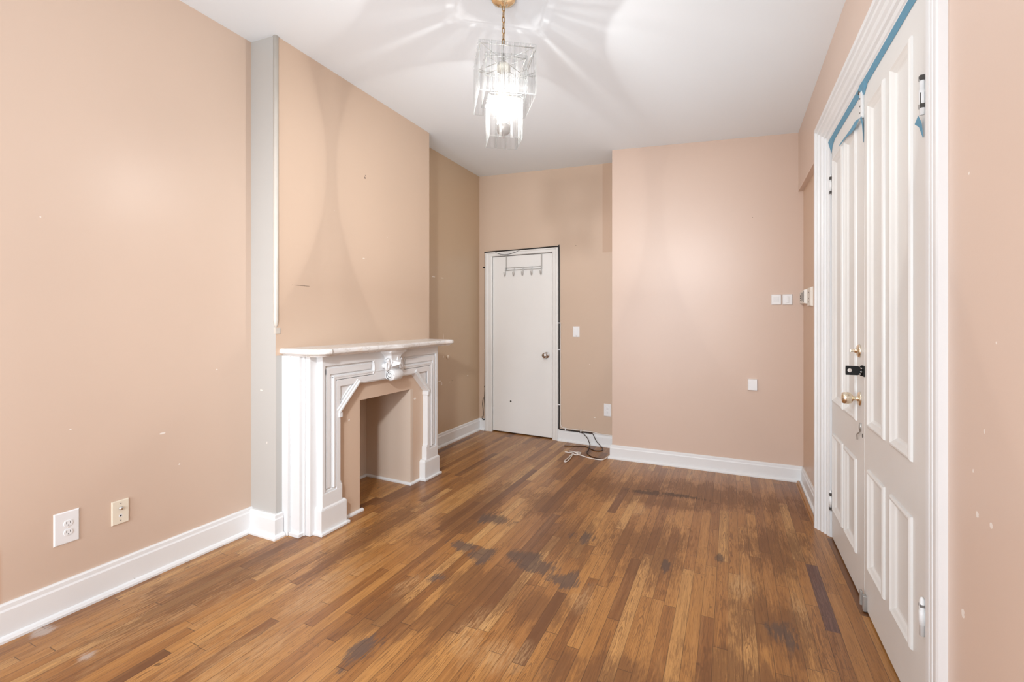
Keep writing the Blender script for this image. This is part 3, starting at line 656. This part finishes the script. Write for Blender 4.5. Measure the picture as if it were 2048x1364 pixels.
# casing of the double doors
b = MB()
pf = [(0, .600), (0, .536), (.010, .532), (.014, .527), (.032, .524), (.036, .514), (.052, .512), (.058, .502), (.074, .497), (.080, .486), (.092, .484), (.096, .474), (.114, .472), (.118, .478), (.118, .53)]
zt, yl = 2.333, 3.298
yrr = 1.512
rings = [[(x, yl + w, 0.) for w, x in pf], [(x, yl + w, zt + w) for w, x in pf], [(x, yrr, zt + w) for w, x in pf]]
b.loft(rings)
ro = [(1.512, .53), (1.512, .474), (1.520, .471), (1.538, .471), (1.541, .478), (1.548, .478), (1.552, .473), (1.566, .473), (1.570, .481), (1.576, .481), (1.580, .475), (1.600, .475), (1.604, .488), (1.612, .520), (1.64, .537), (1.812, .539), (1.812, .60)]
b.prism([(x, y) for y, x in ro], 'z', 0, 2.36)
tag(b.build('trim_4', M['white']), 'deep moulded white casing around the double doors', 'trim', kind='structure')

# blue painter's tape
def ribbon(name, secs, label):
    b = MB(); vs = []; fs = []
    for a, c in secs: vs += [a, c]
    for i in range(len(secs) - 1): fs.append((2 * i, 2 * i + 1, 2 * i + 3, 2 * i + 2))
    b.add(vs, fs); o = b.build(name, M['tape'])
    so = o.modifiers.new('thick', 'SOLIDIFY'); so.thickness = .0006
    return tag(o, label, 'tape', "painter's tape on the double doors")
xt = X0 - .0155
ribbon('tape_strip', [((xt + .001, 1.82, 2.3335), (X0 - .001, 1.82, 2.314)), ((xt + .001, 2.2, 2.3335), (X0 - .001, 2.2, 2.315)), ((xt, 2.50, 2.3335), (X0 - .001, 2.50, 2.315)), ((xt - .001, 2.565, 2.336), (X0 - .001, 2.548, 2.288)), ((xt - .002, 2.585, 2.326), (X0 - .001, 2.560, 2.290))], 'long blue tape strip over the door leaf without a knob')
ribbon('tape_strip', [((xt, 2.605, 2.332), (X0 - .001, 2.600, 2.311)), ((xt, 2.9, 2.334), (X0 - .001, 2.9, 2.315)), ((xt, 3.20, 2.336), (X0 - .001, 3.20, 2.316)), ((xt, 3.292, 2.336), (X0 - .001, 3.265, 2.297)), ((xt, 3.305, 2.332), (X0 - .002, 3.287, 2.262))], 'blue tape strip over the door leaf with the brass knob')
ribbon('tape_strip', [((X0 - .012, 2.582, 2.197), (X0 - .013, 2.600, 2.188)), ((X0 - .016, 2.64, 2.207), (X0 - .015, 2.66, 2.178)), ((X0 - .018, 2.72, 2.200), (X0 - .017, 2.73, 2.178)), ((X0 - .017, 2.82, 2.206), (X0 - .017, 2.82, 2.194)), ((X0 - .017, 2.98, 2.212), (X0 - .016, 2.99, 2.205))], 'curled loose blue tape pointing away under the bolt on the knob leaf')
ribbon('tape_strip', [((X0 - .011, 2.556, 2.196), (X0 - .011, 2.580, 2.196)), ((X0 - .004, 2.556, 2.165), (X0 - .004, 2.578, 2.165)), ((X0 - .002, 2.558, 2.12), (X0 - .002, 2.572, 2.12)), ((X0 - .002, 2.560, 2.08), (X0 - .002, 2.568, 2.08))], 'short blue tape hanging straight down at the joint of the two leaves')
ribbon('tape_strip', [((X0 - .016, 1.842, 1.918), (X0 - .016, 1.872, 1.902)), ((X0 - .008, 1.842, 1.895), (X0 - .008, 1.862, 1.888)), ((X0 - .003, 1.842, 1.850), (X0 - .003, 1.848, 1.850))], 'small torn blue tape under the upper hinge by the near casing')

# ------------------------------------------------------------------ fireplace surround
root = empty('fireplace_mantel', (-2.31, 2.655, 0), 'carved white fireplace surround with a marble shelf and scrolled keystone', 'fireplace')
# shelf
def shelf_outline(ins):
    pts = [(XB, 1.935 + ins)]
    for i in range(9):
        q = PI / 2 * i / 8; pts.append((-2.205 + (.100 - ins) * math.sin(q), 2.035 - (.100 - ins) * math.cos(q)))
    for i in range(33):
        y = 2.06 + i * (3.26 - 2.06) / 32; u = (y - 2.66) / .085
        wv = .012 * math.cos((y - 2.66) / .60 * PI) + .024 * math.exp(-u * u)
        pts.append((-2.108 + wv - ins, y))
    for i in range(9):
        q = PI / 2 * i / 8; pts.append((-2.205 + (.100 - ins) * math.cos(q), 3.33 + (.100 - ins) * math.sin(q)))
    pts.append((XB, 3.43 - ins)); return pts
b = MB(); b.loft([[(x, y, z) for x, y in shelf_outline(i)] for i, z in ((.030, 1.066), (.024, 1.074), (.010, 1.078), (.001, 1.085), (0, 1.093), (.001, 1.102), (.006, 1.109), (.014, 1.112))])
b.build('shelf', M['shelf_marble'], root)
# returns: stepped boards behind each leg
for sgn, name in ((1, 'side_panel'), (-1, 'side_panel')):
    b = MB(); f = (lambda y: y) if sgn > 0 else (lambda y: 5.310 - y)
    def bx(x0, x1, ya, yb, z0, z1): q = sorted((f(ya), f(yb))); b.box(x0, x1, q[0], q[1], z0, z1)
    bx(XB, -2.376, 1.950, 2.15, 0, 1.068); bx(-2.376, -2.300, 1.968, 2.15, .0, 1.068); bx(-2.300, -2.284, 1.990, 2.15, 0, 1.068); bx(-2.284, -2.246, 1.998, 2.15, 0, 1.068)
    bx(-2.372, -2.290, 1.954, 2.1, 0, .022)
    b.build(name, M['mantel'], root, bevel=.003)
    # leg pilaster with channelled panel
    b = MB(); XF = -2.2; zb = 1.000
    def leg(x1, ya, yb, z0, z1): bx(-2.26, x1, ya, yb, z0, z1)
    leg(XF - .0126, 2.051, 2.189, .138, 1.066)
    leg(XF, 2.048, 2.072, .14, 1.068); leg(XF - .0035, 2.084, 2.112, .262, .983); leg(XF + .004, 2.134, 2.144, .255, .932); leg(XF + .001, 2.144, 2.156, .255, .925)
    leg(XF, 2.160, 2.192, .14, .905); leg(XF + .0007, 2.0473, 2.1927, .141, .238); leg(XF - .006, 2.0485, 2.1915, .238, .250); leg(XF + .0003, 2.186, 2.206, .142, .262); leg(XF - .0004, 2.186, 2.198, .262, .278)
    b.build('leg', M['mantel'], root, bevel=.002)
    b = MB(); bx(-2.262, -2.192, 2.032, 2.238, .0, .146); 
    y0, y1 = sorted((f(2.032), f(2.238)))
    b.hexa([(-2.262, y0, .146), (-2.192, y0, .146), (-2.192, y1, .146), (-2.262, y1, .146)], [(-2.262, y0 + .008, .160), (-2.200, y0 + .010, .160), (-2.200, y1 - .010, .160), (-2.262, y1 - .008, .160)])
    bx(-2.25, -2.176, 2.020, 2.252, 0, .016)
    b.build('plinth', M['mantel'], root, bevel=.003)
    # diagonal bracket in the corner of the opening
    b = MB(); A = Vector((2.186, .700)); B_ = Vector((2.362, .872)); d = (B_ - A).normalized(); nrm = Vector((-d.y, d.x))
    tri = [(2.180, .705), (2.180, .875), (2.355, .875)]
    b.prism([(f(p[0]), p[1]) for p in tri], 'x', -2.262, -2.214)
    for o0, o1, x1 in ((.0, .034, -2.194), (.008, .020, -2.186)):
        q = [A + nrm * o0 - d * .004, B_ + nrm * o0 + d * .004, B_ + nrm * o1, A + nrm * o1]
        b.prism([(f(p.x), p.y) for p in q], 'x', -2.262, x1)
    q = [(2.188, .760), (2.188, .869), (2.300, .869)]
    for i in range(3):
        p, r = Vector(q[i]), Vector(q[(i + 1) % 3]); e = (r - p).normalized(); m_ = Vector((-e.y, e.x)) * .004
        b.prism([(f(v.x), v.y) for v in (p - m_, r - m_, r + m_, p + m_)], 'x', -2.22, -2.207)
    leg(-2.19, 2.176, 2.200, .676, .705)
    b.build('bracket', M['mantel'], root, bevel=.0015)
# frieze
b = MB(); F0, F1 = 2.048, 3.262; XF = -2.2005
b.box(-2.26, XF - .013, F0 + .02, F1 - .02, .872, 1.068)
b.box(-2.26, XF, F0 + .022, F1 - .022, 1.002, 1.068); b.box(-2.26, XF + .003, 2.134, F1 - .086, .924, .934); b.box(-2.26, XF + .001, 2.142, F1 - .094, .912, .924)
for ya, yb in ((2.084, 2.470), (2.840, 3.226)): b.box(-2.26, XF - .004, ya, yb, .948, .986)
b.box(-2.26, XF + .0008, 2.165, F1 - .117, .868, .9085); b.box(-2.26, XF + .0009, 2.496, 2.816, .90, 1.0105)
for yc, s in ((2.490, 1), (2.822, -1)):
    b.tube([(XF + .001, yc - s * .006, .915), (XF + .001, yc + s * .006, .935), (XF + .001, yc + s * .008, .962), (XF + .001, yc + s * .004, .985), (XF + .001, yc - s * .006, 1.0)], .006, 8)
b.box(-2.262, XF - .006, 2.33, F1 - .28, .860, .870)
b.build('frieze', M['mantel'], root, bevel=.002)
# keystone
b = MB(); yc = 2.662
b.loft([[(-2.20, yc - w1, z), (-2.20 + p, yc - w2, z), (-2.20 + p, yc + w2, z), (-2.20, yc + w1, z)] for z, w1, w2, p in
        ((.985, .060, .045, .050), (1.005, .062, .046, .052), (1.03, .074, .056, .058), (1.045, .092, .072, .070), (1.052, .104, .084, .078), (1.066, .106, .086, .080))])
b.box(-2.20, -2.150, yc - .030, yc - .018, .99, 1.045); b.box(-2.20, -2.143, yc + .010, yc + .022, .99, 1.045)
prof = [(.0, .865), (.030, .858), (.050, .872), (.056, .895), (.046, .915), (.034, .930), (.040, .955), (.056, .975), (.058, .99), (.0, .99)]
b.loft([[(-2.2 + p, yc + s * w, z) for p, z in prof] for s, w in ((-1, .050), (1, .050))])
b.build('keystone', M['mantel'], root, bevel=.003)
b = MB()   # leaf and gem facing
b.loft([[(-2.150, yc - .045, .950), (-2.150, yc + .062, .965), (-2.150, yc + .056, .998), (-2.150, yc - .040, .995)], [(-2.108, yc - .010, .968)] * 1 + [(-2.106, yc + .008, .970), (-2.108, yc + .004, .984), (-2.110, yc - .006, .982)]])
b.build('gem', M['mantel'], root)
for s in (-1, 1):
    b = MB(); pts = []
    for i in range(26):
        q = PI * .55 + 2.1 * PI * i / 25; r = .036 * (1 - .028 * i); pts.append((-2.166, yc + s * (.072 + .004) + s * r * math.cos(q) * .55, .962 + r * math.sin(q) * 1.15))
    b.tube(pts, [.015 - .0003 * i for i in range(26)], 8); b.lathe([(.020, -.03), (.017, .016), (.0005, .022)], (-2.185, yc + s * .070, .958), 'x', 14)
    b.build('side_scroll', M['mantel'], root)
b = MB(); b.lathe([(.036, -.050), (.040, -.044), (.040, .044), (.036, .050)], (-2.160, yc, .892), 'y', 22)
for s in (-1, 1):
    pts = []
    for i in range(40):
        q = 4.4 * PI * i / 39; r = .033 * (1 - i / 46); pts.append((-2.160 + r * math.cos(q), yc + s * .050, .892 + r * math.sin(q)))
    b.tube(pts, .0048, 6)
    b.lathe([(.008, .046), (.006, .058), (.0005, .060)] if s > 0 else [(.0005, -.060), (.006, -.058), (.008, -.046)], (-2.160, yc, .892), 'y', 12)
b.build('volute', M['mantel'], root)

# ------------------------------------------------------------------ pendant lamp
PX, PY = -1.013, 2.076; PROT = math.radians(34.6)
zc = cz(PX, PY)
root = empty('pendant_lamp', (PX, PY, zc), 'tiered clear glass pendant lamp hanging by a brass chain, lit', 'pendant lamp')
b = MB(); b.lathe([(.058, zc - .001), (.062, zc - .006), (.056, zc - .016), (.036, zc - .024), (.014, zc - .028), (.010, zc - .040), (.0005, zc - .042)], (PX, PY, 0), 'z', 28); b.build('ceiling_canopy', M['brass'], root)
b = MB(); z = zc - .036; i = 0; LH = .030
while z > 2.672:
    pts = []
    for k in range(16):
        q = 2 * PI * k / 16; a = .0068 * math.cos(q); h = .0165 * math.sin(q)
        ang = PROT + (PI / 2 if i % 2 else 0) + .3
        pts.append((PX + a * math.cos(ang), PY + a * math.sin(ang), z - .0165 + h))
    b.tube(pts, .0024, 6, closed=True); z -= .0275; i += 1
b.build('chain', M['oldbrass'], root)
b = MB(); b.tube([(PX, PY, z + .012), (PX, PY, 2.585)], .0022, 8); b.tube([(PX, PY, 2.60), (PX, PY, 2.40)], .005, 8); b.build('stem', M['greymetal'], root)
wire = simple('frame_wire', (.72, .71, .68), .3, .5)
def sq(half, rot=PROT):
    return [(PX + half * (sx * math.cos(rot) - sy * math.sin(rot)), PY + half * (sx * math.sin(rot) + sy * math.cos(rot))) for sx, sy in ((-1, -1), (1, -1), (1, 1), (-1, 1))]
def tier(half, n, z0, z1, wdt, frame_z):
    c = sq(half - .007); b = MB()
    for i in range(4):
        p, q = c[i], c[(i + 1) % 4]; b.tube([(p[0], p[1], frame_z), (q[0], q[1], frame_z)], .0026, 6)
    for i in range(2): p, q = c[i], c[i + 2]; b.tube([(p[0], p[1], frame_z), (q[0], q[1], frame_z)], .002, 6)
    b.build('frame', wire, root)
    proto = None
    for side in range(4):
        ang = PROT + side * PI / 2
        for k in range(n):
            off = (k - (n - 1) / 2) * (2 * half / n); ca, sa = math.cos(ang), math.sin(ang)
            lx, ly = off, -half; px, py = PX + lx * ca - ly * sa, PY + lx * sa + ly * ca
            if proto is None:
                t = .0045; w = wdt; h = z1 - z0; m_ = MB()
                def rc(y, e): return [(-w / 2 + e, y, -h + e), (w / 2 - e, y, -h + e), (w / 2 - e, y, -e), (-w / 2 + e, y, -e)]
                r = [rc(-t / 2, .003), rc(0, 0), rc(t / 2, .003)]
                vs = [p for q in r for p in q]
                m_.add(vs, [(3, 2, 1, 0), (8, 9, 10, 11)], 0)
                m_.add(vs, [(i * 4 + j, i * 4 + (j + 1) % 4, (i + 1) * 4 + (j + 1) % 4, (i + 1) * 4 + j) for i in range(2) for j in range(4)], 1)
                hk = [(0, 0, -.016), (0, -.006, -.012), (0, -.004, -.002), (0, .004, .004), (0, .010, .0)]
                o = m_.build('glass_panel', [M['glass'], M['glass_edge']], None); proto = o
                hb = MB(); hb.tube(hk, .0012, 5); hk_o = hb.build('hanger', wire, None); hk_o.parent = o
            else:
                o = proto.copy(); COL.objects.link(o); h2 = proto.children[0].copy(); COL.objects.link(h2); h2.parent = o
            o.parent = root; o.location = (px - PX, py - PY, z1 - zc); o.rotation_euler = (0, 0, ang)
tier(.135, 5, 2.343, 2.580, .0505, 2.566)
tier(.100, 4, 2.365, 2.545, .0470, 2.531)
tier(.080, 3, 2.156, 2.365, .0505, 2.352)
b = MB(); b.lathe([(.0005, 2.548), (.022, 2.546), (.032, 2.540), (.034, 2.528), (.034, 2.515), (.026, 2.508), (.0005, 2.507)], (PX, PY, 0), 'z', 22); b.build('lamp_holder', M['porcelain'], root)
b = MB(); b.lathe([(.0005, 2.415), (.026, 2.413), (.035, 2.405), (.036, 2.377), (.028, 2.364), (.0005, 2.363)], (PX, PY, 0), 'z', 22); b.build('socket', M['porcelain'], root)
bt = NT('bulb_glass'); q = bt.n('ShaderNodeBsdfTransparent'); q2 = bt.n('ShaderNodeBsdfTranslucent'); q3 = bt.n('ShaderNodeMixShader'); q3.inputs[0].default_value = .03
bt.t.links.new(q.outputs[0], q3.inputs[1]); bt.t.links.new(q2.outputs[0], q3.inputs[2]); bt.t.links.new(q3.outputs[0], bt.out.inputs[0])
b = MB(); b.lathe([(.012, 2.364), (.014, 2.352), (.022, 2.336), (.030, 2.316), (.031, 2.298), (.026, 2.280), (.014, 2.268), (.0005, 2.265)], (PX, PY, 0), 'z', 24); bulb = b.build('light_bulb', bt.mat, root)
b = MB(); b.lathe([(.0005, 2.322), (.006, 2.320), (.008, 2.314), (.008, 2.294), (.006, 2.288), (.0005, 2.286)], (PX, PY, 0), 'z', 14); b.build('filament', M['bulb'], bulb)
b = MB(); b.lathe([(.0005, 2.252), (.026, 2.250), (.033, 2.242), (.034, 2.226), (.031, 2.208), (.020, 2.200), (.006, 2.196), (.004, 2.180), (.0005, 2.178)], (PX, PY, 0), 'z', 22); b.build('bottom_cap', simple('cap_metal', (.30, .27, .25), .4, .3), root)
b = MB(); b.tube([(PX, PY, 2.266), (PX, PY, 2.25)], .003, 8); b.build('rod', M['greymetal'], root)

# ------------------------------------------------------------------ lights
def area(name, loc, rot, sx, sy, watts, col, spread=None):
    l = bpy.data.lights.new(name, 'AREA'); l.shape = 'RECTANGLE'; l.size = sx; l.size_y = sy; l.energy = watts; l.color = col
    if spread: l.spread = spread
    o = bpy.data.objects.new(name, l); COL.objects.link(o); o.location = loc; o.rotation_euler = rot; return o
# daylight through the two windows of the front wall
area('window_light', (-.60, YF - .02, 1.38), (PI / 2, 0, 0), .8, 1.9, 50, (.86, .93, 1.))
area('window_light', (-1.90, YF - .02, 1.05), (PI / 2, 0, 0), .8, 1.3, 38, (.86, .93, 1.))
# photographer's flash: a zoomed head above and behind the camera
l = bpy.data.lights.new('flash', 'SPOT'); l.energy = 290; l.color = (.93, .965, 1.); l.spot_size = math.radians(78); l.spot_blend = .9; l.shadow_soft_size = .11
o = bpy.data.objects.new('flash', l); COL.objects.link(o); o.location = (-.56, -.50, 2.35)
o.rotation_euler = (Vector((-1.55, 3.3, .75)) - Vector(o.location)).to_track_quat('-Z', 'Y').to_euler()
area('added_ceiling_fill', (-.75, .1, 1.9), (PI, 0, 0), 1.2, .9, 3, (.86, .93, 1.))  # added fill near the camera, aimed up at the ceiling
area('added_ceiling_fill', (-1.0, 2.9, 1.5), (PI, 0, 0), 2.0, 2.0, 8, (.86, .93, 1.))  # added mid-room fill that brightens the far ceiling and walls

w = bpy.data.worlds.new('sky'); scene.world = w; w.use_nodes = True
bg = w.node_tree.nodes['Background']; bg.inputs[0].default_value = (.85, .92, 1., 1); bg.inputs[1].default_value = .8

# ------------------------------------------------------------------ camera
cam = bpy.data.cameras.new('camera'); co = bpy.data.objects.new('camera', cam); COL.objects.link(co)
cam.sensor_width = 36.; cam.lens = 935. / 2048 * 36.; cam.shift_y = -(682. - 637.) / 2048.
co.location = (0, 0, 1.29); co.rotation_euler = (PI / 2, 0, math.radians(24.97)); cam.clip_start = .05
scene.camera = co
scene.view_settings.view_transform = 'Standard'; scene.view_settings.look = 'None'
scene.view_settings.exposure = 0.; scene.view_settings.gamma = 1.
cy = scene.cycles
cy.use_adaptive_sampling = True; cy.adaptive_threshold = .06; cy.max_bounces = 8; cy.diffuse_bounces = 4; cy.glossy_bounces = 3; cy.transparent_max_bounces = 64; cy.transmission_bounces = 4
cy.use_denoising = True; cy.caustics_reflective = False; cy.caustics_refractive = False; cy.sample_clamp_indirect = 6.
